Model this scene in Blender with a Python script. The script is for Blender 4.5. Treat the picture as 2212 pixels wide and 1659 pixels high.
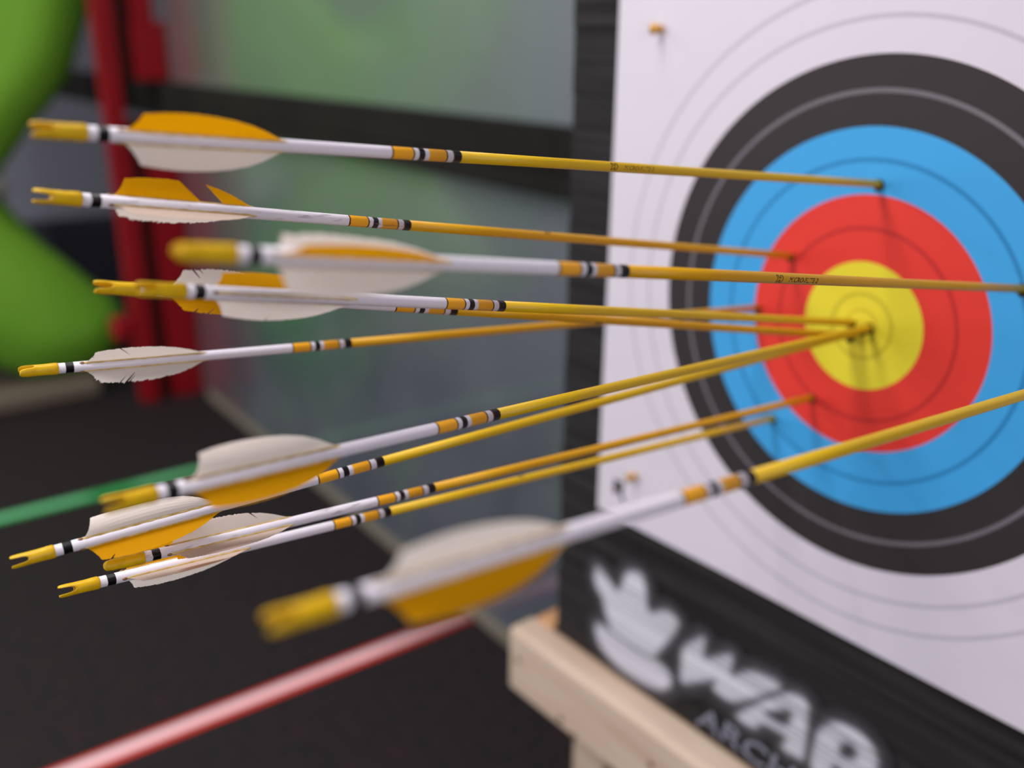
import bpy, bmesh, math, random
from mathutils import Vector, Matrix
import numpy as np
for o in list(bpy.data.objects): bpy.data.objects.remove(o)
S = bpy.context.scene
COL = S.collection
PI = math.pi

# ------------------------------------------------------------------ camera
cd = bpy.data.cameras.new('camera'); cam = bpy.data.objects.new('camera', cd); COL.objects.link(cam)
cr = Vector((0.62303, 0.78215, 0.00838)); cf = Vector((-0.73455, 0.58873, -0.33739)); cu = cr.cross(cf)
cam.matrix_world = Matrix(((cr.x, cu.x, -cf.x, 0.46059), (cr.y, cu.y, -cf.y, -0.78849), (cr.z, cu.z, -cf.z, 1.54449), (0, 0, 0, 1)))
cd.sensor_width = 36; cd.lens = 2047.2/2212*36; cd.clip_start = .02; cd.clip_end = 60
cd.dof.use_dof = True; cd.dof.focus_distance = 0.572; cd.dof.aperture_fstop = 2.7; cd.dof.aperture_blades = 0
S.camera = cam

# ------------------------------------------------------------------ world, lamps, exposure
w = bpy.data.worlds.new('world'); S.world = w; w.use_nodes = True
bg = w.node_tree.nodes['Background']; bg.inputs[0].default_value = (.86, .84, 1.0, 1); bg.inputs[1].default_value = .20
def area(name, loc, sx, sy, power, col=(1, .97, .98), tgt=None):
    l = bpy.data.lights.new(name, 'AREA'); l.shape = 'RECTANGLE'; l.size = sx; l.size_y = sy; l.energy = power; l.color = col
    o = bpy.data.objects.new(name, l); COL.objects.link(o); o.location = loc
    if tgt: o.rotation_euler = (Vector(tgt)-Vector(loc)).to_track_quat('-Z', 'Y').to_euler()
    return o
area('ceiling_tube_light', (-.55, -1.5, 3.0), .5, 2.6, 52)
area('ceiling_tube_light', (-3.1, -1.7, 3.0), .5, 2.6, 50)
area('ceiling_tube_light', (2.4, -1.9, 3.0), .5, 2.6, 14)
area('hall_window_light', (-3.2, -5.6, 2.2), 4.0, 2.4, 125, (.95, .94, 1), (-.6, 0, 1.2))
area('side_fill_light', (3.8, -1.5, 2.1), 2.4, 1.8, 42, (1, .96, .98), (-.2, -.5, 1.3))  # added fill to brighten the arrows' camera side, no window known there
S.view_settings.view_transform = 'Standard'; S.view_settings.look = 'None'
S.view_settings.exposure = 0.0; S.view_settings.gamma = 1; S.view_settings.use_curve_mapping = False

# ------------------------------------------------------------------ materials
def lin(c):
    return tuple(((v/255)/12.92 if v/255 <= .04045 else ((v/255+.055)/1.055)**2.4) for v in c) + (1,)
def mat(name, col, rough=.5, spec=.5, metal=0, col2=None, nscale=20, bump=0, bscale=200, coat=0, stretch=None, contrast=(.35, .65), ior=1.5):
    m = bpy.data.materials.new(name); m.use_nodes = True; nt = m.node_tree; N = nt.nodes; Lk = nt.links
    b = N['Principled BSDF']; b.inputs['Roughness'].default_value = rough; b.inputs['Metallic'].default_value = metal
    b.inputs['Specular IOR Level'].default_value = spec; b.inputs['Coat Weight'].default_value = coat; b.inputs['IOR'].default_value = ior
    b.inputs['Base Color'].default_value = lin(col)
    tc = N.new('ShaderNodeTexCoord'); mp = N.new('ShaderNodeMapping'); Lk.new(tc.outputs['Object'], mp.inputs[0])
    if stretch: mp.inputs['Scale'].default_value = stretch
    if col2:
        n = N.new('ShaderNodeTexNoise'); n.inputs['Scale'].default_value = nscale; n.inputs['Detail'].default_value = 5
        r = N.new('ShaderNodeValToRGB'); r.color_ramp.elements[0].position = contrast[0]; r.color_ramp.elements[1].position = contrast[1]
        r.color_ramp.elements[0].color = lin(col); r.color_ramp.elements[1].color = lin(col2)
        Lk.new(mp.outputs[0], n.inputs[0]); Lk.new(n.outputs[0], r.inputs[0]); Lk.new(r.outputs[0], b.inputs['Base Color'])
    if bump:
        n = N.new('ShaderNodeTexNoise'); n.inputs['Scale'].default_value = bscale; bp = N.new('ShaderNodeBump'); bp.inputs['Strength'].default_value = bump
        bp.inputs['Distance'].default_value = .002
        Lk.new(mp.outputs[0], n.inputs[0]); Lk.new(n.outputs[0], bp.inputs['Height']); Lk.new(bp.outputs[0], b.inputs['Normal'])
    return m
def ramp_stops(r, stops):
    cr_ = r.color_ramp; cr_.interpolation = 'CONSTANT'
    while len(cr_.elements) > 1: cr_.elements.remove(cr_.elements[-1])
    cr_.elements[0].position = 0; cr_.elements[0].color = lin(stops[0][1])
    for pos, c in stops[1:]:
        e = cr_.elements.new(pos); e.color = lin(c)

M = {}
M['floor'] = mat('black_rubber_floor', (33, 29, 30), .8, .25, col2=(50, 33, 36), nscale=30, bump=.3, bscale=120, contrast=(.45, .75))
M['black_rail'] = mat('black_painted_rail', (30, 30, 28), .85, .1, col2=(42, 39, 35), nscale=3)
M['trim'] = mat('grey_brown_trim', (128, 122, 106), .6, .3)
M['red'] = mat('red_painted_steel', (156, 18, 30), .5, .25, col2=(146, 14, 26), nscale=3)
M['red_shaded'] = mat('shaded_red_steel', (74, 20, 20), .6, .3)  # shade in the column's recess painted in as a darker red
M['lime'] = mat('lime_inflatable_vinyl', (134, 196, 58), .45, .4, col2=(122, 186, 52), nscale=2)
M['grey_strap'] = mat('grey_strap', (120, 118, 108), .7, .3)
M['beige'] = mat('beige_skirt', (120, 108, 92), .7, .3)
M['wood'] = mat('pale_pine', (208, 188, 166), .65, .25, col2=(196, 170, 148), nscale=9, stretch=(.5, 2, 5), bump=.15, bscale=60)
M['wood_end'] = mat('orange_pine', (206, 158, 112), .6, .3, col2=(190, 140, 98), nscale=14, stretch=(5, .5, 5))
M['wood_dark'] = mat('brown_plywood', (150, 112, 66), .7, .2, col2=(134, 98, 56), nscale=10, stretch=(.5, 3, 3))
M['screw'] = mat('dull_screw', (122, 100, 84), .5, .5)
M['boss'] = mat('black_layered_foam', (28, 26, 26), .8, .2, col2=(52, 49, 50), nscale=5, stretch=(.5, 6, 16), bump=.4, bscale=30)
M['boss2'] = M['boss']
M['paint'] = mat('white_spray_paint', (205, 203, 214), .6, .3, col2=(138, 137, 150), nscale=5, stretch=(1, 1, 45), contrast=(.5, .78))
M['halo'] = mat('grey_overspray', (62, 62, 72), .7, .3, col2=(50, 49, 55), nscale=6, stretch=(1, 1, 40))
M['brass'] = mat('brass_pin', (205, 150, 60), .35, .5, metal=.6)
M['ink'] = mat('black_ink', (42, 36, 38), .6, .3)
M['ink_arrow'] = mat('dark_brown_ink', (52, 22, 6), .5, .4)
M['ink_worn'] = mat('worn_brown_ink', (134, 92, 12), .5, .4)
M['nock'] = mat('yellow_nock_plastic', (236, 192, 6), .4, .35, col2=(224, 176, 8), nscale=160)
M['shaft_y'] = mat('yellow_shaft', (226, 184, 26), .42, .4, col2=(218, 172, 22), nscale=60, stretch=(.15, 1, 1), bump=.12, bscale=900)
M['shaft_o'] = mat('ochre_shaft', (222, 164, 12), .42, .4, col2=(210, 150, 10), nscale=60, stretch=(.15, 1, 1), bump=.12, bscale=900)
M['quill'] = mat('glued_quill', (196, 156, 70), .45, .4, col2=(224, 196, 130), nscale=160)
M['glue'] = mat('brown_glue', (150, 108, 62), .4, .5)

def wrap_mat(name, dirt):
    m = mat(name, (232, 228, 236), .42, .35)
    nt = m.node_tree; N = nt.nodes; Lk = nt.links; b = N['Principled BSDF']
    W_, B_, O_, D_, Y_ = (236, 229, 238), (8, 2, 5), (255, 178, 30), (90, 50, 30), (214, 160, 22)
    st = [(0, W_), (.0262, B_), (.031, W_), (.1776, D_), (.1780, O_), (.1912, D_), (.1916, W_), (.1952, B_), (.1988, W_), (.2014, D_), (.2018, O_),
          (.2138, D_), (.2142, W_), (.2150, D_), (.21535, W_), (.2162, D_), (.21655, W_), (.2174, D_), (.21775, W_), (.2186, D_), (.21895, W_), (.2196, B_), (.2238, Y_)]
    tc = [n for n in N if n.type == 'TEX_COORD'][0]
    sp = N.new('ShaderNodeSeparateXYZ'); Lk.new(tc.outputs['Object'], sp.inputs[0])
    # slightly uneven band edges
    nz = N.new('ShaderNodeTexNoise'); nz.inputs['Scale'].default_value = 350; Lk.new(tc.outputs['Object'], nz.inputs[0])
    mu = N.new('ShaderNodeMath'); mu.operation = 'MULTIPLY_ADD'; mu.inputs[1].default_value = .0012 if dirt else .0004; mu.inputs[2].default_value = -.0006 if dirt else -.0002
    Lk.new(nz.outputs[0], mu.inputs[0])
    ad = N.new('ShaderNodeMath'); Lk.new(sp.outputs[0], ad.inputs[0]); Lk.new(mu.outputs[0], ad.inputs[1])
    sc = N.new('ShaderNodeMath'); sc.operation = 'MULTIPLY'; sc.inputs[1].default_value = 4; Lk.new(ad.outputs[0], sc.inputs[0])
    r = N.new('ShaderNodeValToRGB'); ramp_stops(r, [(p*4, c) for p, c in st]); Lk.new(sc.outputs[0], r.inputs[0])
    mp = N.new('ShaderNodeMapping'); mp.inputs['Scale'].default_value = (60, 420, 420); Lk.new(tc.outputs['Object'], mp.inputs[0])
    n2 = N.new('ShaderNodeTexNoise'); n2.inputs['Scale'].default_value = 1; n2.inputs['Detail'].default_value = 4; Lk.new(mp.outputs[0], n2.inputs[0])
    r2 = N.new('ShaderNodeValToRGB'); r2.color_ramp.elements[0].position = .57 if dirt else .7; r2.color_ramp.elements[1].position = .72 if dirt else .85
    r2.color_ramp.elements[0].color = (0, 0, 0, 1); r2.color_ramp.elements[1].color = (.75,)*3+(1,) if dirt else (.4,)*3+(1,)
    Lk.new(n2.outputs[0], r2.inputs[0])
    mx = N.new('ShaderNodeMix'); mx.data_type = 'RGBA'; Lk.new(r2.outputs[0], mx.inputs[0]); Lk.new(r.outputs[0], mx.inputs[6]); mx.inputs[7].default_value = lin((120, 96, 92))
    Lk.new(mx.outputs[2], b.inputs['Base Color'])
    return m
M['wrap'] = wrap_mat('white_crested_wrap', False); M['wrap_dirty'] = wrap_mat('scuffed_white_crested_wrap', True)

def feather_mat(name, col, col2):
    m = bpy.data.materials.new(name); m.use_nodes = True; nt = m.node_tree; N = nt.nodes; Lk = nt.links
    b = N['Principled BSDF']; b.inputs['Roughness'].default_value = .75; b.inputs['Specular IOR Level'].default_value = .2
    at = N.new('ShaderNodeAttribute'); at.attribute_name = 'barb'
    mp = N.new('ShaderNodeMapping'); mp.inputs['Scale'].default_value = (2600, 60, 1); Lk.new(at.outputs['Vector'], mp.inputs[0])
    n = N.new('ShaderNodeTexNoise'); n.inputs['Scale'].default_value = 1; n.inputs['Detail'].default_value = 2; Lk.new(mp.outputs[0], n.inputs[0])
    r = N.new('ShaderNodeValToRGB'); r.color_ramp.elements[0].position = .3; r.color_ramp.elements[1].position = .75
    r.color_ramp.elements[0].color = lin(col2); r.color_ramp.elements[1].color = lin(col); Lk.new(n.outputs[0], r.inputs[0])
    Lk.new(r.outputs[0], b.inputs['Base Color'])
    bp = N.new('ShaderNodeBump'); bp.inputs['Strength'].default_value = .35; bp.inputs['Distance'].default_value = .0003; Lk.new(n.outputs[0], bp.inputs['Height']); Lk.new(bp.outputs[0], b.inputs['Normal'])
    tr = N.new('ShaderNodeBsdfTranslucent'); gm = N.new('ShaderNodeGamma'); gm.inputs[1].default_value = .5; Lk.new(r.outputs[0], gm.inputs[0]); Lk.new(gm.outputs[0], tr.inputs[0])
    ms = N.new('ShaderNodeMixShader'); ms.inputs[0].default_value = .5
    Lk.new(b.outputs[0], ms.inputs[1]); Lk.new(tr.outputs[0], ms.inputs[2]); Lk.new(ms.outputs[0], N['Material Output'].inputs[0])
    return m
M['f_yellow'] = feather_mat('yellow_feather', (250, 190, 0), (244, 178, 0))
M['f_white'] = feather_mat('white_feather', (252, 246, 240), (244, 232, 222))
M['f_pink'] = feather_mat('cream_feather', (246, 228, 214), (236, 214, 198))

def panel_mat():  # blurred green and red reflections are painted into the wall's base colour
    m = bpy.data.materials.new('glossy_panel_painted_reflections'); m.use_nodes = True; nt = m.node_tree; N = nt.nodes; Lk = nt.links
    b = N['Principled BSDF']; b.inputs['Roughness'].default_value = .11; b.inputs['IOR'].default_value = 1.78; b.inputs['Specular IOR Level'].default_value = .5
    tc = N.new('ShaderNodeTexCoord')
    def noise(scale, lo, hi, det=3, loc=(0, 0, 0), st=(1, 1, 1)):
        mp = N.new('ShaderNodeMapping'); mp.inputs['Location'].default_value = loc; mp.inputs['Scale'].default_value = st; Lk.new(tc.outputs['Object'], mp.inputs[0])
        n = N.new('ShaderNodeTexNoise'); n.inputs['Scale'].default_value = scale; n.inputs['Detail'].default_value = det; Lk.new(mp.outputs[0], n.inputs[0])
        r = N.new('ShaderNodeMapRange'); r.inputs[1].default_value = lo; r.inputs[2].default_value = hi; Lk.new(n.outputs[0], r.inputs[0]); return r.outputs[0]
    def blob(x, z, rx, rz):
        mp = N.new('ShaderNodeMapping'); mp.vector_type = 'TEXTURE'; mp.inputs['Location'].default_value = (x, 0, z); mp.inputs['Scale'].default_value = (rx, 50, rz); Lk.new(tc.outputs['Object'], mp.inputs[0])
        g = N.new('ShaderNodeTexGradient'); g.gradient_type = 'SPHERICAL'; Lk.new(mp.outputs[0], g.inputs[0]); return g.outputs[0]
    cur = None
    def mix(fac, a, c, amt=1):
        mm = N.new('ShaderNodeMath'); mm.operation = 'MULTIPLY'; mm.inputs[1].default_value = amt; Lk.new(fac, mm.inputs[0])
        x = N.new('ShaderNodeMix'); x.data_type = 'RGBA'; Lk.new(mm.outputs[0], x.inputs[0])
        if isinstance(a, tuple): x.inputs[6].default_value = lin(a)
        else: Lk.new(a, x.inputs[6])
        x.inputs[7].default_value = lin(c); return x.outputs[2]
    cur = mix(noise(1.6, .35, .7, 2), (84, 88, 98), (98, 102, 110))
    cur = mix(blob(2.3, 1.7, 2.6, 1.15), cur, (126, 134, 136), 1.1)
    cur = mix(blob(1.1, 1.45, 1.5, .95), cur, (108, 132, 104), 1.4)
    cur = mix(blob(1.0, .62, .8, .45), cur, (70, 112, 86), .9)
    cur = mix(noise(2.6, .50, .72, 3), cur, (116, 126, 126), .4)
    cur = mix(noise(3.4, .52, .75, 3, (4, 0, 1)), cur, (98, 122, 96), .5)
    cur = mix(blob(.05, .8, .55, 2.0), cur, (112, 72, 76), 1.0)  # reflection of the red column, painted onto the wall
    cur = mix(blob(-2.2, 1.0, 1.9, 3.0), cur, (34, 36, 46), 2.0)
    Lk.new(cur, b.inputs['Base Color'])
    return m
M['panel'] = panel_mat()

def face_mat():
    m = bpy.data.materials.new('printed_target_paper'); m.use_nodes = True; nt = m.node_tree; N = nt.nodes; Lk = nt.links
    b = N['Principled BSDF']; b.inputs['Roughness'].default_value = .6; b.inputs['Specular IOR Level'].default_value = .3
    tc = N.new('ShaderNodeTexCoord'); sp = N.new('ShaderNodeSeparateXYZ'); Lk.new(tc.outputs['Object'], sp.inputs[0])
    cb = N.new('ShaderNodeCombineXYZ'); Lk.new(sp.outputs[0], cb.inputs[0]); Lk.new(sp.outputs[2], cb.inputs[1])
    ln = N.new('ShaderNodeVectorMath'); ln.operation = 'LENGTH'; Lk.new(cb.outputs[0], ln.inputs[0])
    sc = N.new('ShaderNodeMath'); sc.operation = 'MULTIPLY'; sc.inputs[1].default_value = 1/.36; Lk.new(ln.outputs['Value'], sc.inputs[0])
    Y, Yl, Rd, Rl, Bl, Bll, K, Kl, Wt, Wl = (232, 216, 50), (206, 190, 40), (228, 58, 46), (196, 44, 40), (64, 166, 228), (42, 134, 192), (50, 45, 45), (112, 108, 114), (222, 215, 224), (196, 190, 198)
    hw = .0023
    st = [(0, Y), (.0149-.001, Yl), (.0149+.001, Y)]
    for rr, inner, line in ((.03, Y, Yl), (.06, None, Rd), (.09, Rd, Rl), (.12, None, Bl), (.15, Bl, Bll), (.18, None, K), (.21, K, Kl), (.24, None, Wt), (.27, Wt, Wl), (.30, Wt, Wl)):
        if inner is None: st.append((rr, line))
        else: st += [(rr-hw, line), (rr+hw, inner)]
    r = N.new('ShaderNodeValToRGB'); ramp_stops(r, [(p/.36, c) for p, c in st]); Lk.new(sc.outputs[0], r.inputs[0])
    Lk.new(r.outputs[0], b.inputs['Base Color'])
    n = N.new('ShaderNodeTexNoise'); n.inputs['Scale'].default_value = 9; n.inputs['Detail'].default_value = 2; Lk.new(tc.outputs['Object'], n.inputs[0])
    bp = N.new('ShaderNodeBump'); bp.inputs['Strength'].default_value = .25; bp.inputs['Distance'].default_value = .004; Lk.new(n.outputs[0], bp.inputs['Height']); Lk.new(bp.outputs[0], b.inputs['Normal'])
    return m
M['face'] = face_mat()

def tape_mat(name, mid, edge, patch):  # the glossy strip's highlight is painted in as a paler middle
    m = mat(name, mid, .35, .5); nt = m.node_tree; N = nt.nodes; Lk = nt.links; b = N['Principled BSDF']
    tc = [n for n in N if n.type == 'TEX_COORD'][0]; sp = N.new('ShaderNodeSeparateXYZ'); Lk.new(tc.outputs['Object'], sp.inputs[0])
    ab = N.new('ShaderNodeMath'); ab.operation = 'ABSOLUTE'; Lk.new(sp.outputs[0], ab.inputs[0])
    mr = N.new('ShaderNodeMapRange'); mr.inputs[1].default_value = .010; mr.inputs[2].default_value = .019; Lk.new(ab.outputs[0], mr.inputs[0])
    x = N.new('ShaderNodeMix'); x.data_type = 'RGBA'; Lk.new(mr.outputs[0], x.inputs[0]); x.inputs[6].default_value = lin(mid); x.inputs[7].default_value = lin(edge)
    out = x.outputs[2]
    if patch:
        n = N.new('ShaderNodeTexNoise'); n.inputs['Scale'].default_value = 2.6; Lk.new(tc.outputs['Object'], n.inputs[0])
        r = N.new('ShaderNodeMapRange'); r.inputs[1].default_value = .55; r.inputs[2].default_value = .66; Lk.new(n.outputs[0], r.inputs[0])
        y = N.new('ShaderNodeMix'); y.data_type = 'RGBA'; Lk.new(r.outputs[0], y.inputs[0]); Lk.new(out, y.inputs[6]); y.inputs[7].default_value = lin(edge); out = y.outputs[2]
    Lk.new(out, b.inputs['Base Color']); return m
M['tape_red'] = tape_mat('red_floor_tape_painted_highlight', (255, 232, 236), (248, 60, 30), False)
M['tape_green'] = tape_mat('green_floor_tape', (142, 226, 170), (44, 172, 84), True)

# ------------------------------------------------------------------ mesh helpers
def link(name, bm, m, parent=None, smooth=False):
    me = bpy.data.meshes.new(name); bmesh.ops.recalc_face_normals(bm, faces=bm.faces) if not parent or name not in ('fletching',) else None
    bm.to_mesh(me); bm.free(); o = bpy.data.objects.new(name, me); COL.objects.link(o)
    if m: me.materials.append(m)
    if smooth: me.polygons.foreach_set('use_smooth', [True]*len(me.polygons))
    if parent: o.parent = parent
    return o
def empty(name, loc=(0, 0, 0)):
    o = bpy.data.objects.new(name, None); o.empty_display_size = .05; COL.objects.link(o); o.location = loc; return o
def tag(o, label, cat, group=None, kind=None):
    if label: o['label'] = label
    if cat: o['category'] = cat
    if group: o['group'] = group
    if kind: o['kind'] = kind
    return o
def add_box(bm, x0, x1, y0, y1, z0, z1, bev=0, seg=2):
    r = bmesh.ops.create_cube(bm, size=1)
    for v in r['verts']:
        v.co = Vector(((x0+x1)/2+v.co.x*(x1-x0), (y0+y1)/2+v.co.y*(y1-y0), (z0+z1)/2+v.co.z*(z1-z0)))
    if bev:
        es = list({e for v in r['verts'] for e in v.link_edges})
        bmesh.ops.bevel(bm, geom=es, offset=bev, segments=seg, profile=.5, affect='EDGES')
def box(name, x0, x1, y0, y1, z0, z1, m, parent=None, bev=0, seg=2):
    bm = bmesh.new(); add_box(bm, x0, x1, y0, y1, z0, z1, bev, seg); return link(name, bm, m, parent)
def loft(bm, rings, close=(True, True)):
    vr = [[bm.verts.new(p) for p in r] for r in rings]; n = len(vr[0])
    for a, b_ in zip(vr[:-1], vr[1:]):
        for i in range(n): bm.faces.new((a[i], a[(i+1) % n], b_[(i+1) % n], b_[i]))
    if close[0]: bm.faces.new(list(reversed(vr[0])))
    if close[1]: bm.faces.new(vr[-1])
def ring(s, r, n=24, cy=0, cz=0): return [(s, cy+r*math.cos(2*PI*i/n), cz+r*math.sin(2*PI*i/n)) for i in range(n)]
def prism(bm, pts, y0, y1):            # polygon in x-z, extruded along y
    a = [bm.verts.new((x, y0, z)) for x, z in pts]; b_ = [bm.verts.new((x, y1, z)) for x, z in pts]; n = len(pts)
    fs = [bm.faces.new(a), bm.faces.new(list(reversed(b_)))]
    for i in range(n): bm.faces.new((a[i], b_[i], b_[(i+1) % n], a[(i+1) % n]))

# ------------------------------------------------------------------ the setting
fl = box('floor', -9, 4, -8, 2.5, -.1, 0, M['floor']); tag(fl, None, None, kind='structure')
WA = math.radians(-2.386)              # the glossy wall stands 2.4 degrees off the target face
WO = Vector((-3.6, .69, 0))
def wallspace(o): o.location = WO; o.rotation_euler = (0, 0, WA); return o
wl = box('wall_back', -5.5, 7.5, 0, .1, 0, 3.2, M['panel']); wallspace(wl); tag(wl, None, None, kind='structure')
tr = box('trim_1', .0, 7.5, -.018, .0, 0, .035, M['trim'], bev=.004); wallspace(tr); tag(tr, None, None, kind='structure')
bm = bmesh.new(); add_box(bm, -5.5, 7.5, -.05, 0, 1.24, 1.385, .006); add_box(bm, -5.5, 7.5, -.058, -.05, 1.300, 1.312, .002)
rl = link('wall_rail', bm, M['black_rail']); wallspace(rl)
tag(rl, 'black horizontal rail running along the glossy grey-green wall', 'rail')

# ------------------------------------------------------------------ red steel column against the wall
rc = empty('steel_column', (-3.7, .5, 0)); tag(rc, 'red steel column of two uprights standing against the wall beside the lime inflatable', 'column')
def cbox(name, x0, x1, y0, y1, z0, z1, m, bev=.004): 
    o = box(name, x0, x1, y0, y1, z0, z1, m, None, bev); o.parent = rc; o.location = (3.7, -.5, 0); return o
cbox('upright', -3.76, -3.70, .415, .492, 0, 3.1, M['red'])
cbox('upright', -3.76, -3.70, .562, .688, 0, 1.235, M['red'])
cbox('upright', -3.76, -3.70, .562, .688, 1.39, 1.62, M['red'])
cbox('upright', -3.76, -3.70, .572, .650, 1.62, 3.1, M['red'])
cbox('web_plate', -3.79, -3.765, .43, .66, 0, 1.235, M['red_shaded'], .002)
cbox('web_plate', -3.79, -3.765, .43, .66, 1.39, 3.1, M['red_shaded'], .002)
cbox('bracket', -3.80, -3.705, .335, .414, .30, .40, M['red'], .02)

# ------------------------------------------------------------------ lime inflatable bunker, X shaped
bk = empty('inflatable_bunker', (-4.15, -.35, 0)); tag(bk, 'big lime green X-shaped inflatable bunker standing left of the red column', 'inflatable bunker')
def smoothpoly(pts, n):
    P = np.array(pts, float); out = []
    L_ = len(P)
    for i in range(L_):
        p0, p1, p2, p3 = P[(i-1) % L_], P[i], P[(i+1) % L_], P[(i+2) % L_]
        for k in range(n):
            t = k/n; out.append(.5*((2*p1)+(-p0+p2)*t+(2*p0-5*p1+4*p2-p3)*t*t+(-p0+3*p1-3*p2+p3)*t**3))
    return np.array(out)
right = [(.03, .09), (.33, .09), (.455, .17), (.50, .30), (.465, .40), (.30, .585), (.13, .79), (.06, .955), (.13, 1.08), (.27, 1.235), (.41, 1.40), (.52, 1.66), (.55, 1.82), (.46, 1.93), (.30, 2.0), (.10, 2.0), (-.10, 1.86), (-.35, 1.62)]
left = [(-.70-y, z) for y, z in reversed(right)]
out = smoothpoly(right+left[1:]+[(-.35, .30)], 4)
from mathutils.geometry import delaunay_2d_cdt
def inside_dist(py, pz):
    n = len(out); c = np.zeros(py.shape, bool); dm = np.full(py.shape, 9.)
    for i in range(n):
        y1, z1 = out[i]; y2, z2 = out[(i+1) % n]
        cond = ((z1 > pz) != (z2 > pz)); xx = (y2-y1)*(pz-z1)/((z2-z1) if abs(z2-z1) > 1e-9 else 1e-9)+y1
        c ^= cond & (py < xx)
        ey, ez = y2-y1, z2-z1; t = np.clip(((py-y1)*ey+(pz-z1)*ez)/(ey*ey+ez*ez+1e-12), 0, 1)
        dm = np.minimum(dm, np.hypot(py-y1-t*ey, pz-z1-t*ez))
    return c, dm
def inset(P, d):
    n = len(P); area_ = sum(P[i][0]*P[(i+1) % n][1]-P[(i+1) % n][0]*P[i][1] for i in range(n)); sg = 1 if area_ > 0 else -1
    Q = []
    for i in range(n):
        t = P[(i+1) % n]-P[i-1]; t = t/(np.linalg.norm(t)+1e-9); Q.append(P[i]+d*sg*np.array([-t[1], t[0]]))
    return np.array(Q)
cy = -.35
pts_ = [Vector(p) for p in out]; no = len(pts_)
gy, gz = np.meshgrid(np.arange(-1.3, .65, .03), np.arange(0, 2.05, .03)); gc, gd = inside_dist(gy, gz)
pts_ += [Vector((a, b_)) for a, b_ in zip(gy[gc & (gd > .018)], gz[gc & (gd > .018)])]
for dd in (.004, .010):
    q_ = inset(out, dd); c_, d_ = inside_dist(q_[:, 0], q_[:, 1]); pts_ += [Vector(a) for a, ok in zip(q_, c_ & (d_ > dd*.8)) if ok]
V_, E_, F_, *_r = delaunay_2d_cdt(pts_, [(i, (i+1) % no) for i in range(no)], [], 1, 1e-6)
vy = np.array([v.x for v in V_]); vz = np.array([v.y for v in V_]); _, vd = inside_dist(vy, vz)
rr = .24; hx = np.sqrt(np.maximum(0, 1-(1-np.minimum(vd, rr)/rr)**2))*.21
bm = bmesh.new()
A1 = [bm.verts.new((h, y-cy, z)) for h, y, z in zip(hx, vy, vz)]
A2 = [bm.verts.new((-h, y-cy, z)) if d > 1e-4 else a for h, y, z, d, a in zip(hx, vy, vz, vd, A1)]
for f in F_:
    bm.faces.new([A1[i] for i in f])
    try: bm.faces.new([A2[i] for i in reversed(f)])
    except ValueError: pass
body = link('inflated_body', bm, M['lime'], bk, True)
sm = body.modifiers.new('soften', 'SMOOTH'); sm.iterations = 2; sm.factor = .5
box('ground_skirt', -.20, .22, -.72, .66, 0, .085, M['beige'], bk, .02)
bm = bmesh.new(); add_box(bm, -.20, .20, -.41, .41, .93, 1.0, .02); link('waist_strap', bm, M['grey_strap'], bk)

# ------------------------------------------------------------------ lane tapes on the floor
def tape(name, x0, y0, x1, y1, m, label):
    p0, p1 = Vector((x0, y0, 0)), Vector((x1, y1, 0)); L_ = (p1-p0).length; a = math.atan2(y1-y0, x1-x0)-PI/2
    bm = bmesh.new(); hw, hh = .031, .004
    prof = [(-hw, 0), (-hw*.93, hh*.5), (-hw*.6, hh*.9), (0, hh), (hw*.6, hh*.9), (hw*.93, hh*.5), (hw, 0)]
    vs = [[bm.verts.new((px, yy, pz)) for px, pz in prof] for yy in np.linspace(0, L_, 12)]
    for r0, r1 in zip(vs[:-1], vs[1:]):
        for i in range(6): bm.faces.new((r0[i], r0[i+1], r1[i+1], r1[i]))
        bm.faces.new((r0[0], r1[0], r1[6], r0[6]))
    bm.faces.new(vs[0]); bm.faces.new(list(reversed(vs[-1])))
    o = link(name, bm, m, None, True); o.location = p0; o.rotation_euler = (0, 0, a); tag(o, label, 'floor tape', 'lane lines on the floor'); return o
tape('lane_tape', -1.6, -3.0, -1.438, .577, M['tape_red'], 'red lane tape with painted pale highlight on the black floor left of the wooden stand')
tape('lane_tape', -3.02, -3.6, -2.855, .63, M['tape_green'], 'green lane tape on the black floor at the left')

# ------------------------------------------------------------------ target boss, paper face, stand
ZC = 1.3
bs = empty('archery_boss', (0, .1, .74)); tag(bs, 'thick black layered foam butt with white stencilled crown and letters on the pine stand', 'archery butt')
random.seed(4)
bm = bmesh.new(); z = 0; k = 0
while z < 1.12:
    hgt = .0374; j = random.uniform(-.002, .002); j2 = random.uniform(0, .0007)
    add_box(bm, -.416+j, .416+j, -.099+j2, .10, z+.0001, min(z+hgt, 1.122)-.0001, .0016, 1); z += hgt; k += 1
fo = link('foam_layers', bm, M['boss'], bs)
# stencilled emblem and letters: outlines in face coordinates (x, depth below the centre)
def decal(name, polys, m, y0, y1, grow=0, label=None):
    bm = bmesh.new()
    for P in polys:
        Q = smoothpoly([(a, -b_) for a, b_ in P], 2) if grow >= 0 else np.array([(a, -b_) for a, b_ in P])
        if grow > 0: Q = inset(Q, -grow)
        prism(bm, [(q[0], q[1]+ZC-.74) for q in Q], y0-.1, y1-.1)
    o = link(name, bm, m, bs)
    if label: o['label'] = label
    return o
flame = [(-.336, .416), (-.322, .419), (-.309, .427), (-.297, .433), (-.289, .42), (-.281, .398), (-.270, .391), (-.258, .389), (-.251, .396), (-.247, .412), (-.243, .43), (-.234, .434), (-.222, .425), (-.207, .418), (-.193, .422), (-.192, .43), (-.198, .446), (-.21, .466), (-.222, .487), (-.228, .495), (-.248, .499), (-.281, .499), (-.304, .494), (-.315, .476), (-.322, .457), (-.336, .443), (-.34, .428)]
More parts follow.
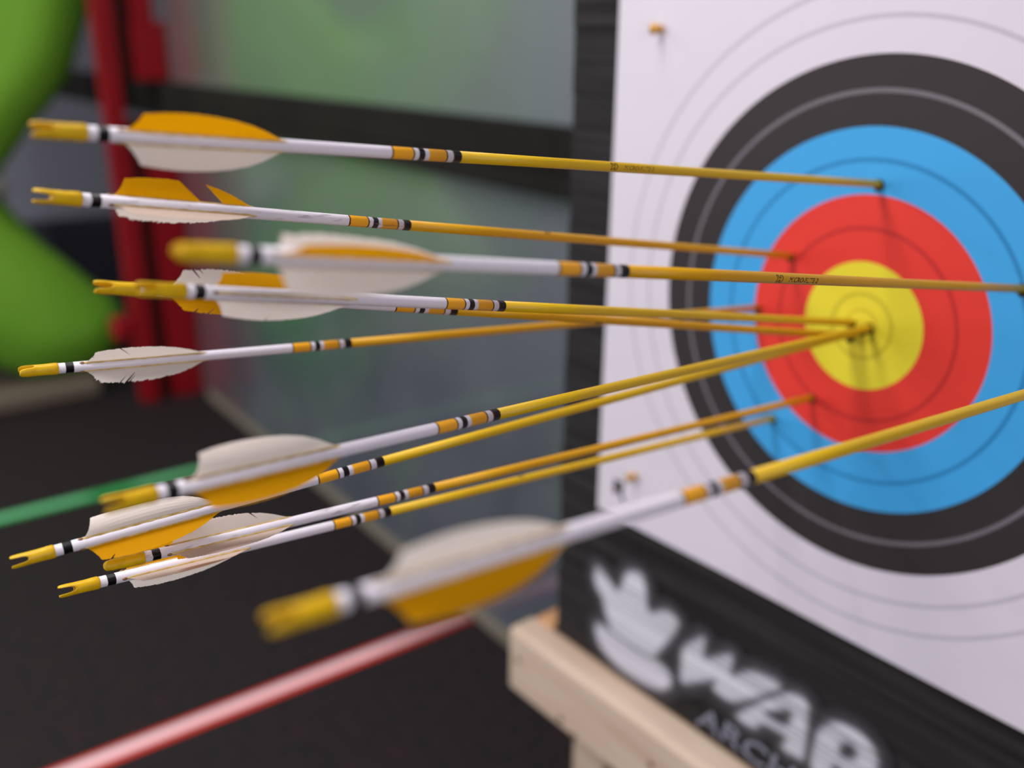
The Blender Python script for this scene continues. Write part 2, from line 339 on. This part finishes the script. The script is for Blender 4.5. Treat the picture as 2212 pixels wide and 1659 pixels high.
boat = [(-.331, .500), (-.304, .4985), (-.262, .5025), (-.225, .4985), (-.204, .502), (-.195, .511), (-.199, .524), (-.215, .538), (-.252, .545), (-.292, .544), (-.320, .533), (-.332, .518)]
Wl_ = [(-.179, .457), (-.166, .439), (-.149, .425), (-.1465, .452), (-.114, .428), (-.106, .428), (-.106, .452), (-.084, .435), (-.068, .427), (-.039, .426), (-.061, .452), (-.090, .478), (-.107, .487), (-.128, .484), (-.126, .470), (-.150, .486), (-.177, .504), (-.180, .482)]
Al_ = [(-.040, .441), (-.019, .426), (-.004, .428), (-.001, .45), (-.0, .497), (-.011, .503), (-.026, .503), (-.024, .486), (-.055, .488), (-.068, .502), (-.090, .502), (-.079, .484)]
Rl_ = [(.013, .505), (.012, .472), (.017, .449), (.034, .430), (.057, .425), (.074, .432), (.083, .446), (.081, .463), (.068, .476), (.088, .500), (.066, .504), (.048, .482), (.036, .484), (.034, .505)]
nxt = [(.103, .505), (.103, .430), (.124, .428), (.124, .456), (.142, .428), (.164, .428), (.140, .462), (.166, .505), (.143, .505), (.124, .475), (.124, .505)]
HO = [[(-.056, .4735), (-.030, .4515), (-.020, .452), (-.021, .466), (-.032, .476)], [(.041, .466), (.041, .451), (.052, .444), (.061, .449), (.060, .459), (.052, .466)]]
def sdist(P, px, pz):
    Q = smoothpoly(P, 3); n = len(Q); c = np.zeros(px.shape, bool); dm = np.full(px.shape, 9.)
    for i in range(n):
        a, b_ = Q[i]; c2, d2 = Q[(i+1) % n]
        if abs(d2-b_) > 1e-9: c ^= ((b_ > pz) != (d2 > pz)) & (px < (c2-a)*(pz-b_)/(d2-b_)+a)
        ex_, ez_ = c2-a, d2-b_; t = np.clip(((px-a)*ex_+(pz-b_)*ez_)/(ex_*ex_+ez_*ez_+1e-12), 0, 1)
        dm = np.minimum(dm, np.hypot(px-a-t*ex_, pz-b_-t*ez_))
    return np.where(c, dm, -dm)
gx, gz_ = np.meshgrid(np.arange(-.365, .1151, .0022), np.arange(.365, .5571, .0022))
SD = [np.maximum(sdist(flame, gx, gz_), sdist(boat, gx, gz_)), sdist(Wl_, gx, gz_), np.minimum(sdist(Al_, gx, gz_), -sdist(HO[0], gx, gz_)), np.minimum(sdist(Rl_, gx, gz_), -sdist(HO[1], gx, gz_))]
al = np.max(SD, axis=0); own = np.argmax(np.array([np.maximum(sdist(flame, gx, gz_), sdist(boat, gx, gz_)), SD[1], sdist(Al_, gx, gz_), sdist(Rl_, gx, gz_)]), axis=0)
pv = 1/(1+np.exp(-al/.0018)); pv = np.clip(.90*pv+.13*np.exp(-np.maximum(-al, 0)/.010), 0, 1)
def paint_mat():
    m = bpy.data.materials.new('sprayed_white_paint_on_foam'); m.use_nodes = True; nt = m.node_tree; N = nt.nodes; Lk = nt.links
    b = N['Principled BSDF']; b.inputs['Roughness'].default_value = .75; b.inputs['Specular IOR Level'].default_value = .2
    at = N.new('ShaderNodeAttribute'); at.attribute_name = 'paint'
    tc = N.new('ShaderNodeTexCoord'); mp = N.new('ShaderNodeMapping'); mp.inputs['Scale'].default_value = (4, 4, 330); Lk.new(tc.outputs['Object'], mp.inputs[0])
    n = N.new('ShaderNodeTexNoise'); n.inputs['Scale'].default_value = 1; n.inputs['Detail'].default_value = 3; Lk.new(mp.outputs[0], n.inputs[0])
    r = N.new('ShaderNodeMapRange'); r.inputs[1].default_value = .38; r.inputs[2].default_value = .66; r.inputs[3].default_value = 1; r.inputs[4].default_value = .48; Lk.new(n.outputs[0], r.inputs[0])
    mu = N.new('ShaderNodeMath'); mu.operation = 'MULTIPLY'; Lk.new(at.outputs['Fac'], mu.inputs[0]); Lk.new(r.outputs[0], mu.inputs[1])
    x = N.new('ShaderNodeMix'); x.data_type = 'RGBA'; Lk.new(mu.outputs[0], x.inputs[0]); x.inputs[6].default_value = lin((40, 38, 40)); x.inputs[7].default_value = lin((226, 224, 234))
    Lk.new(x.outputs[2], b.inputs['Base Color']); return m
M['spray'] = paint_mat()
for g_, nm_ in ((0, 'stencilled_emblem'), (1, 'stencilled_letter'), (2, 'stencilled_letter'), (3, 'stencilled_letter')):
    bm = bmesh.new(); ly = bm.verts.layers.float.new('paint'); vv = {}
    def gv(i, j):
        if (i, j) not in vv:
            v = bm.verts.new((gx[i, j], -.1006, ZC-.74-gz_[i, j])); v[ly] = pv[i, j]; vv[i, j] = v
        return vv[i, j]
    for i in range(gx.shape[0]-1):
        for j in range(gx.shape[1]-1):
            if own[i, j] == g_ and SD[g_][i, j] > -.02: bm.faces.new((gv(i, j), gv(i+1, j), gv(i+1, j+1), gv(i, j+1)))
    r_ = bmesh.ops.extrude_face_region(bm, geom=list(bm.faces))
    for v in [g for g in r_['geom'] if isinstance(g, bmesh.types.BMVert)]: v.co.y += .0009
    link(nm_, bm, M['spray'], bs)
def text_mesh(body, size, shear=0, extr=.0004, offset=0):
    c = bpy.data.curves.new('t', 'FONT'); c.body = body; c.size = size; c.shear = shear; c.extrude = extr; c.offset = offset; c.resolution_u = 3
    t = bpy.data.objects.new('t', c); COL.objects.link(t); bpy.context.view_layer.update()
    me = bpy.data.meshes.new_from_object(t.evaluated_get(bpy.context.evaluated_depsgraph_get())); bpy.data.objects.remove(t); bpy.data.curves.remove(c)
    return me
M['paint_dim'] = mat('thin_grey_spray_paint', (150, 150, 166), .7, .2, col2=(84, 84, 96), nscale=5, stretch=(3, 1, 50), contrast=(.4, .7))
me = text_mesh('ARCHERY', .042, .15, .0006, .0004)
me.transform(Matrix(((1.25, 0, 0, -.150), (0, 0, 1, -.1008), (0, 1, 0, ZC-.74-.548), (0, 0, 0, 1))))
so = bpy.data.objects.new('stencilled_word', me); COL.objects.link(so); so.parent = bs; me.materials.append(M['paint_dim'])
fc = empty('target_face', (0, -.001, ZC)); tag(fc, 'square paper archery target face with coloured rings pinned on the black butt', 'target face')
bm = bmesh.new()
nx = 40
x0, x1, zt, zb = -.3375, .3395, .345, -.325
vs = {}
for i in range(nx+1):
    for j in range(nx+1):
        x = x0+(x1-x0)*i/nx; zz = zb+(zt-zb)*j/nx; vs[i, j] = bm.verts.new((x, -.0022+.0006*math.sin(x*17+zz*9), zz))
for i in range(nx):
    for j in range(nx): bm.faces.new((vs[i, j], vs[i+1, j], vs[i+1, j+1], vs[i, j+1]))
r = bmesh.ops.extrude_face_region(bm, geom=list(bm.faces))
for v in [g for g in r['geom'] if isinstance(g, bmesh.types.BMVert)]: v.co.y += .0016
paper = link('paper_sheet', bm, M['face'], fc)
bm = bmesh.new()
for P in ([(-.3095, -.2925), (-.3030, -.2925), (-.3030, -.2725), (-.3095, -.2725)], [(-.3030, -.2770), (-.2960, -.2770), (-.2925, -.2755), (-.2945, -.2725), (-.3030, -.2725)],
          [(-.2972, -.2835), (-.2925, -.2820), (-.2915, -.2765), (-.2970, -.2768)], [(-.3030, -.2855), (-.2960, -.2855), (-.2930, -.2825), (-.3030, -.2815)],
          [(-.3005, -.2850), (-.2960, -.2850), (-.2880, -.2990), (-.2935, -.2990)]): prism(bm, P, -.0036, -.0026)
link('printed_mark', bm, M['ink'], fc)

M['tear'] = mat('torn_paper_hole', (60, 50, 34), .8, .1)
def hole(x, z, seed):
    rnd = random.Random(seed); bm = bmesh.new(); n = 22
    a = [(x+(.0040+rnd.uniform(0, .0016))*math.cos(2*PI*i/n), z-.0006+(.0042+rnd.uniform(0, .0018))*math.sin(2*PI*i/n)-ZC) for i in range(n)]
    prism(bm, a, -.0031, -.0014); link('arrow_hole', bm, M['tear'], fc)
for q_, (hx_, hz_) in enumerate(((-.0014, 1.4303), (-.0847, 1.3515), (.1361, 1.3624), (-.0095, 1.2875), (-.0101, 1.3005), (-.1174, 1.2919), (.0086, 1.3005), (.0010, 1.2956), (-.0422, 1.2163), (-.0851, 1.1803), (.2322, 1.3295))): hole(hx_, hz_, q_)

def pin(x, z, label):
    e = empty('pushpin', (x, -.003, z)); tag(e, label, 'pin', 'brass pins holding the paper target')
    bm = bmesh.new(); prof = [(.0, .0005), (.0, .0042), (.0015, .0046), (.0032, .0026), (.0080, .0028), (.0100, .0056), (.0120, .0060), (.0134, .0045), (.0137, .0004)]
    rings_ = [[(r_*math.cos(2*PI*i/16), -h_, r_*math.sin(2*PI*i/16)) for i in range(16)] for h_, r_ in prof]; loft(bm, rings_)
    link('pin_head', bm, M['brass'], e, True)
    bm = bmesh.new(); loft(bm, [[(.0005*math.cos(2*PI*i/8), y, .0005*math.sin(2*PI*i/8)) for i in range(8)] for y in (-.001, .012)]); link('pin_needle', bm, M['brass'], e)
pin(-.274, 1.561, 'brass pin near the top left corner of the paper target')
pin(-.274, 1.044, 'brass pin near the lower left corner of the paper target beside the black mark')

st = empty('wooden_stand', (0, .1, 0)); tag(st, 'pale pine stand carrying the black archery butt', 'stand')
def sbox(name, *a, m=M['wood'], bev=.004, seg=3):
    o = box(name, *a, m, None, bev, seg); o.parent = st; o.location = (0, -.1, 0); return o
fb = sbox('front_beam', -.472, .472, -.045, .006, .632, .7395, bev=.009)
sbox('side_arm', -.459, -.424, .0, .25, .69, .745, m=M['wood_end'])
sbox('side_arm', .424, .459, .0, .25, .69, .745, m=M['wood_end'])
sbox('shelf', -.42, .42, .0, .24, .70, .7385, m=M['wood_dark'])
sbox('cross_brace', -.30, .30, .12, .16, .54, .68, m=M['wood_dark'])
for x in (-.372, .306):
    sbox('leg', x, x+.066, .0, .045, 0, .698, m=M['wood'])
    sbox('leg', x, x+.066, .20, .245, 0, .698, m=M['wood'])
for x, z in ((-.447, .694), (-.352, .650), (-.322, .640), (-.18, .69), (.352, .650)):
    bm = bmesh.new(); loft(bm, [[(x+.0052*math.cos(2*PI*i/10), y, z+.0052*math.sin(2*PI*i/10)) for i in range(10)] for y in (-.0458, -.044)])
    o = link('screw_head', bm, M['screw'], fb)

# ------------------------------------------------------------------ arrows
RS = .00335
PROF = [(.037, 0), (.0390, .10), (.0412, .32), (.0428, .58), (.0439, .84), (.047, .88), (.052, .94), (.060, .99), (.067, 1.0), (.077, .955), (.087, .85), (.096, .68), (.104, .44), (.1105, .18), (.1157, 0)]
HM = .0122
def prof(s): return float(np.interp(s, [a for a, _ in PROF], [b_ for _, b_ in PROF], left=0, right=0))
def fletch(arrow, th, m, seed, rag=.02, gaps=(), slits=(), curve=0., hscale=1., k=1.0, bend=12):
    rnd = random.Random(seed); a = math.radians(th); er = Vector((0, math.sin(a), math.cos(a))); et = Vector((0, math.cos(a), -math.sin(a)))
    bm = bmesh.new(); nb, nh = 150, 7; ly = bm.verts.layers.float_vector.new('barb'); b0, b1 = .0372, .1157
    cols = []; j1 = 0
    for i in range(nb+1):
        b_ = b0+(b1-b0)*i/nb
        h = 0
        while h < HM*1.1 and h <= prof(b_-k*h)*HM*hscale+1e-6: h += .0001
        if b_-k*h < .040 and prof(b_-k*h) <= 0: pass
        j1 = .6*j1+.4*rnd.uniform(-1, 1)
        h *= 1-rag*(.5+.5*rnd.uniform(-1, 1))-rag*1.5*abs(j1)
        for g0, g1, f in gaps:
            if g0 < b_ < g1: h *= f
        for sb, f in slits:
            if abs(b_-sb) < .0003: h *= f
        h = max(h, .0004); row = []
        for q in range(nh+1):
            hh = h*q/nh; u_ = hh/HM; am_ = math.radians(bend)*u_*.5*(1+.25*u_)      # the vane curls away as it rises
            c = Vector((b_-k*hh, 0, 0))+er*(RS-.0004)+(er*math.cos(am_)+et*math.sin(am_))*hh
            pair = []
            for sd in (-1, 1):
                v = bm.verts.new(c+et*sd*(.00022*(1-.5*q/nh))); v[ly] = (b_, hh/HM, th*.01); pair.append(v)
            row.append(pair)
        cols.append(row)
    for c0, c1 in zip(cols[:-1], cols[1:]):
        for q in range(nh):
            for sd in (0, 1):
                f = (c0[q][sd], c1[q][sd], c1[q+1][sd], c0[q+1][sd]); bm.faces.new(f if sd else tuple(reversed(f)))
        bm.faces.new((c0[nh][0], c1[nh][0], c1[nh][1], c0[nh][1])); bm.faces.new((c0[0][1], c1[0][1], c1[0][0], c0[0][0]))
    for c, fl_ in ((cols[0], False), (cols[-1], True)):
        for q in range(nh):
            f = (c[q][0], c[q+1][0], c[q+1][1], c[q][1]); bm.faces.new(tuple(reversed(f)) if fl_ else f)
    bmesh.ops.recalc_face_normals(bm, faces=bm.faces)
    fo_ = link('fletching', bm, m, arrow, False)
    # quill glued along the shaft with a blob at its rear
    bm = bmesh.new(); ss = np.linspace(.0350, .1175, 22); rg = []
    for s_ in ss:
        e = min(1, (s_-.0345)/.003, (.1180-s_)/.004); wd = (.00085+.0002*math.sin(s_*700+th))*e+.0001; ht = .0008*e
        rg.append([(Vector((s_, 0, 0))+er*(RS-.0003+ht*hv)+et*wd*wv)[:] for wv, hv in ((-1, 0), (-.8, .8), (0, 1.15), (.8, .8), (1, 0), (0, -.3))])
    loft(bm, rg); qo = link('quill', bm, M['quill'], fo_, True)
    bm = bmesh.new(); bmesh.ops.create_uvsphere(bm, u_segments=10, v_segments=6, radius=.0009)
    for v in bm.verts: v.co = Vector((.0362+v.co.x*1.8, 0, 0))+er*(RS+v.co.z*.8)+et*v.co.y*1.1
    link('glue_spot', bm, M['glue'], fo_, True)
    return fo_

def nock(arrow, th):
    a = math.radians(th)
    e1 = Vector((0, math.cos(a), -math.sin(a)))       # across the slot
    e2 = Vector((0, math.sin(a), math.cos(a)))        # along the string
    bm = bmesh.new()
    R_ = .0036
    body_ = [(.0088, R_*.97), (.0095, R_), (.014, R_*1.0), (.0175, R_*1.02), (.0185, R_*1.05), (.0212, R_*1.06), (.0222, R_*1.0), (.0224, .0030)]
    loft(bm, [[(Vector((s_, 0, 0))+e1*r_*math.cos(2*PI*i/24)+e2*r_*math.sin(2*PI*i/24))[:] for i in range(24)] for s_, r_ in body_])
    secs = [(.0000, .0031, .0023, .55), (.0004, .0034, .0020, .72), (.0015, .00365, .00185, .9), (.0045, .0037, .00165, 1), (.0066, .00365, .00150, 1), (.0080, .0036, .00120, 1), (.0088, .0036, .0007, 1), (.0091, .0036, .0001, 1), (.0100, .0035, .0000, 1)]
    for sg in (-1, 1):
        rg = []
        for s_, r_, g, wf in secs:
            am = math.acos(min(.999, g/r_)); pts = []
            for i in range(13):
                t = -am+2*am*i/12; pts.append((r_*math.cos(t), r_*math.sin(t)*wf))
            pts2 = [(g, r_*math.sin(am)*wf*u) for u in (.5, 0, -.5)]
            rg.append([(Vector((s_, 0, 0))+e1*sg*px+e2*py)[:] for px, py in pts+pts2])
        loft(bm, rg)
    bmesh.ops.recalc_face_normals(bm, faces=bm.faces)
    return link('nock', bm, M['nock'], arrow, True)

def wraptext(arrow, th, worn=False, logo_only=False):
    # lettering bent round the shaft; th = angle of its middle line
    def bend(me, s0, v0, r_):
        for v in me.vertices:
            a = math.radians(th)+(v.co.y-v0)/r_; rad = r_+v.co.z
            v.co = Vector((s0+v.co.x, rad*math.sin(a), rad*math.cos(a)))
    if not logo_only:
        me = text_mesh('MICRO-FLITE 2', .0044, .25, .00006, 0)
        xs = [v.co.x for v in me.vertices]; sc = .0295/(max(xs)-min(xs))
        for v in me.vertices: v.co.x = (v.co.x-min(xs))*sc
        bend(me, .3590, .0016, RS+.00010); o = bpy.data.objects.new('printed_name', me); COL.objects.link(o); o.parent = arrow; me.materials.append(M['ink_worn' if worn else 'ink_arrow'])
    bm = bmesh.new()
    segs = [((0, 3), (1.6, 2.6)), ((0, 3), (.9, .4)), ((.9, .4), (.2, -2.6)), ((1.6, 2.6), (2.3, .8)), ((2.3, .8), (3.6, .6)), ((3.6, .6), (3.3, 2.7)), ((3.3, 2.7), (5.4, 2.6)), ((5.4, 2.6), (5.8, .4)), ((5.8, .4), (5.0, -2.4)), ((.2, -2.6), (1.6, -2.2)), ((1.6, -2.2), (2.6, -.7)), ((2.6, -.7), (3.6, -.7)), ((3.6, -.7), (3.0, -2.6)), ((3.0, -2.6), (5.0, -2.4))]
    for (xa, ya), (xb, yb) in segs:
        a_, b_ = Vector((xa, ya)), Vector((xb, yb)); d_ = (b_-a_); n_ = Vector((-d_.y, d_.x)).normalized()*.24; kk = 4
        for q in range(kk):
            p_, p2 = a_+d_*q/kk, a_+d_*(q+1)/kk; vs_ = []
            for pt in (p_-n_, p2-n_, p2+n_, p_+n_):
                an = math.radians(th)+pt.y*.00085/RS; rad = RS+.00006; vs_.append(bm.verts.new((.3466+pt.x*.00105, rad*math.sin(an), rad*math.cos(an))))
            bm.faces.new(vs_)
    r_ = bmesh.ops.extrude_face_region(bm, geom=list(bm.faces))
    for v in [g for g in r_['geom'] if isinstance(g, bmesh.types.BMVert)]:
        l = math.hypot(v.co.y, v.co.z); v.co.y *= (l-.00012)/l; v.co.z *= (l-.00012)/l
    link('printed_emblem', bm, M['ink_arrow'], arrow)

Y_, W_, P_ = 'f_yellow', 'f_white', 'f_pink'
ARR = [
 # entry (x, z), slope (dx, dz per unit out), length outside, fletch angles, nock angle, feathers, shaft, wrap, text angle, label
 dict(e=(-.0014, 1.4303), d=(.0250, .1144), L=.6958, th=(-45.1, -164.1, 75.9), nk=-59.1, f=(Y_, W_, W_), sh='shaft_y', wr='wrap', tx=(-84, True, False),
      lab='topmost arrow, whole yellow vane on top, its tip in the upper blue ring'),
 dict(e=(-.0847, 1.3515), d=(.0652, .1800), L=.6948, th=(5.2, -112.8, 128.2), nk=-84.8, f=(Y_, P_, W_), sh='shaft_o', wr='wrap_dirty', tx=(-12, False, True),
      lab='yellow arrow second from the top whose yellow vane has a big notch torn out'),
 dict(e=(.1361, 1.3624), d=(-.0026, .1676), L=.6869, th=(-66.4, 173.6, 53.6), nk=-6.4, f=(Y_, W_, W_), sh='shaft_o', wr='wrap', tx=(-91, False, False),
      lab='blurred arrow with ragged white vane, its dark-lettered shaft crossing above the gold centre'),
 dict(e=(-.0095, 1.2875), d=(-.0596, .2078), L=.6738, th=(-14.3, -134.3, 105.7), nk=-54.3, f=(W_, Y_, W_), sh='shaft_o', wr='wrap', tx=(-150, False, True),
      lab='arrow mostly hidden behind its twin at mid height, only its nock end sticking out left'),
 dict(e=(-.0101, 1.3005), d=(.0648, .2109), L=.6773, th=(39.5, -80.5, 159.5), nk=-52.5, f=(Y_, W_, W_), sh='shaft_y', wr='wrap', tx=None,
      lab='arrow in front of its twin at mid height, pointing down into the gold centre'),
 dict(e=(-.1174, 1.2919), d=(-.0678, .0865), L=.6843, th=(-31.4, -143.4, 86.6), nk=-18.4, f=(W_, W_, Y_), sh='shaft_o', wr='wrap', tx=None,
      lab='arrow with two ragged white vanes rising gently to the left edge of the red ring'),
 dict(e=(.0086, 1.3005), d=(.1091, .0924), L=.7085, th=(-15.4, -135.4, 104.6), nk=-50.4, f=(W_, Y_, W_), sh='shaft_y', wr='wrap', tx=None,
      lab='steeply rising arrow into the gold centre, its white upper vane overlapping the green tape'),
 dict(e=(.0010, 1.2956), d=(-.0901, -.0278), L=.7211, th=(-13.0, -133.0, 107.0), nk=-63.0, f=(W_, Y_, W_), sh='shaft_y', wr='wrap', tx=None,
      lab='arrow with the leftmost forked nock, bright white vane above a yellow one'),
 dict(e=(-.0422, 1.2163), d=(-.0232, .0644), L=.6739, th=(18.1, -99.9, 142.1), nk=28.1, f=(W_, P_, Y_), sh='shaft_o', wr='wrap_dirty', tx=None,
      lab='scuffed arrow with a closed-looking nock whose tip sits in the lower red ring'),
 dict(e=(-.0851, 1.1803), d=(.0223, .0943), L=.6993, th=(28.6, -91.4, 153.6), nk=-61.4, f=(Y_, P_, W_), sh='shaft_y', wr='wrap', tx=(5, False, True),
      lab='lowest sharp arrow with forked nock, tip in the lower left blue ring'),
 dict(e=(.2322, 1.3295), d=(.0042, .0825), L=.7001, th=(-16.4, -136.4, 103.6), nk=-31.4, f=(W_, Y_, W_), sh='shaft_y', wr='wrap', tx=None,
      lab='nearest and most blurred arrow, crossing low in front of the target face'),
]
OPT = {0: [dict(rag=.005), dict(rag=.005), dict(rag=.01)],
       1: [dict(rag=.02, gaps=((.0850, .0985, .03), (.09, .1157, 1.12)), hscale=.93, k=1.1), dict(rag=.01, hscale=1.0, curve=.2), dict(rag=.12, hscale=1.0)],
       2: [dict(rag=.01), dict(rag=.01), dict(rag=.14, hscale=1.06)],
       3: [dict(rag=.05, slits=((.0600, .6), (.0640, .75))), dict(rag=.05, slits=((.0600, .7), (.0680, .5)), hscale=.95), dict()],
       4: [dict(rag=.01, hscale=.84), dict(rag=.02), dict(rag=.03, hscale=.93, slits=((.078, .6),))],
       5: [dict(rag=.05, slits=((.0470, .7), (.0690, .25)), hscale=.86), dict(rag=.10, slits=((.0680, .5), (.0720, .4), (.0740, .5))), dict()],
       6: [dict(rag=.005, bend=75, hscale=1.05), dict(rag=.01), dict()],
       7: [dict(rag=.015, bend=105, hscale=1.12), dict(rag=.02, slits=((.060, .8),)), dict()],
       8: [dict(rag=.04, slits=((.098, .4),), hscale=.9), dict(rag=.06, hscale=.95), dict(rag=.06)],
       9: [dict(rag=.02), dict(rag=.02, slits=((.072, .8),), hscale=.92), dict(rag=.03)],
       10: [dict(rag=.005), dict(rag=.01), dict()]}
for i, A in enumerate(ARR):
    ex = Vector((A['e'][0], 0, A['e'][1])); dv = Vector((A['d'][0], -1, A['d'][1])).normalized(); nk = ex+dv*A['L']; X = -dv
    Z = (Vector((0, 0, 1))-X*X.z).normalized(); Yv = Z.cross(X)
    ar = empty('arrow'); ar.matrix_world = Matrix(((X.x, Yv.x, Z.x, nk.x), (X.y, Yv.y, Z.y, nk.y), (X.z, Yv.z, Z.z, nk.z), (0, 0, 0, 1)))
    tag(ar, A['lab'], 'arrow', 'arrows stuck in the target')
    nock(ar, A['nk'])
    bm = bmesh.new(); loft(bm, [ring(s_, RS-.00005) for s_ in (.2225, .30, .40, .50, .60, A['L']+.03)]); link('shaft', bm, M[A['sh']], ar, True)
    bm = bmesh.new(); loft(bm, [ring(s_, RS, 28) for s_ in (.0215, .10, .17, .2245)]); link('wrap', bm, M[A['wr']], ar, True)
    for j in range(3): fletch(ar, A['th'][j], M[A['f'][j]], i*10+j, **OPT[i][j])
    if A['tx']: wraptext(ar, *A['tx'])
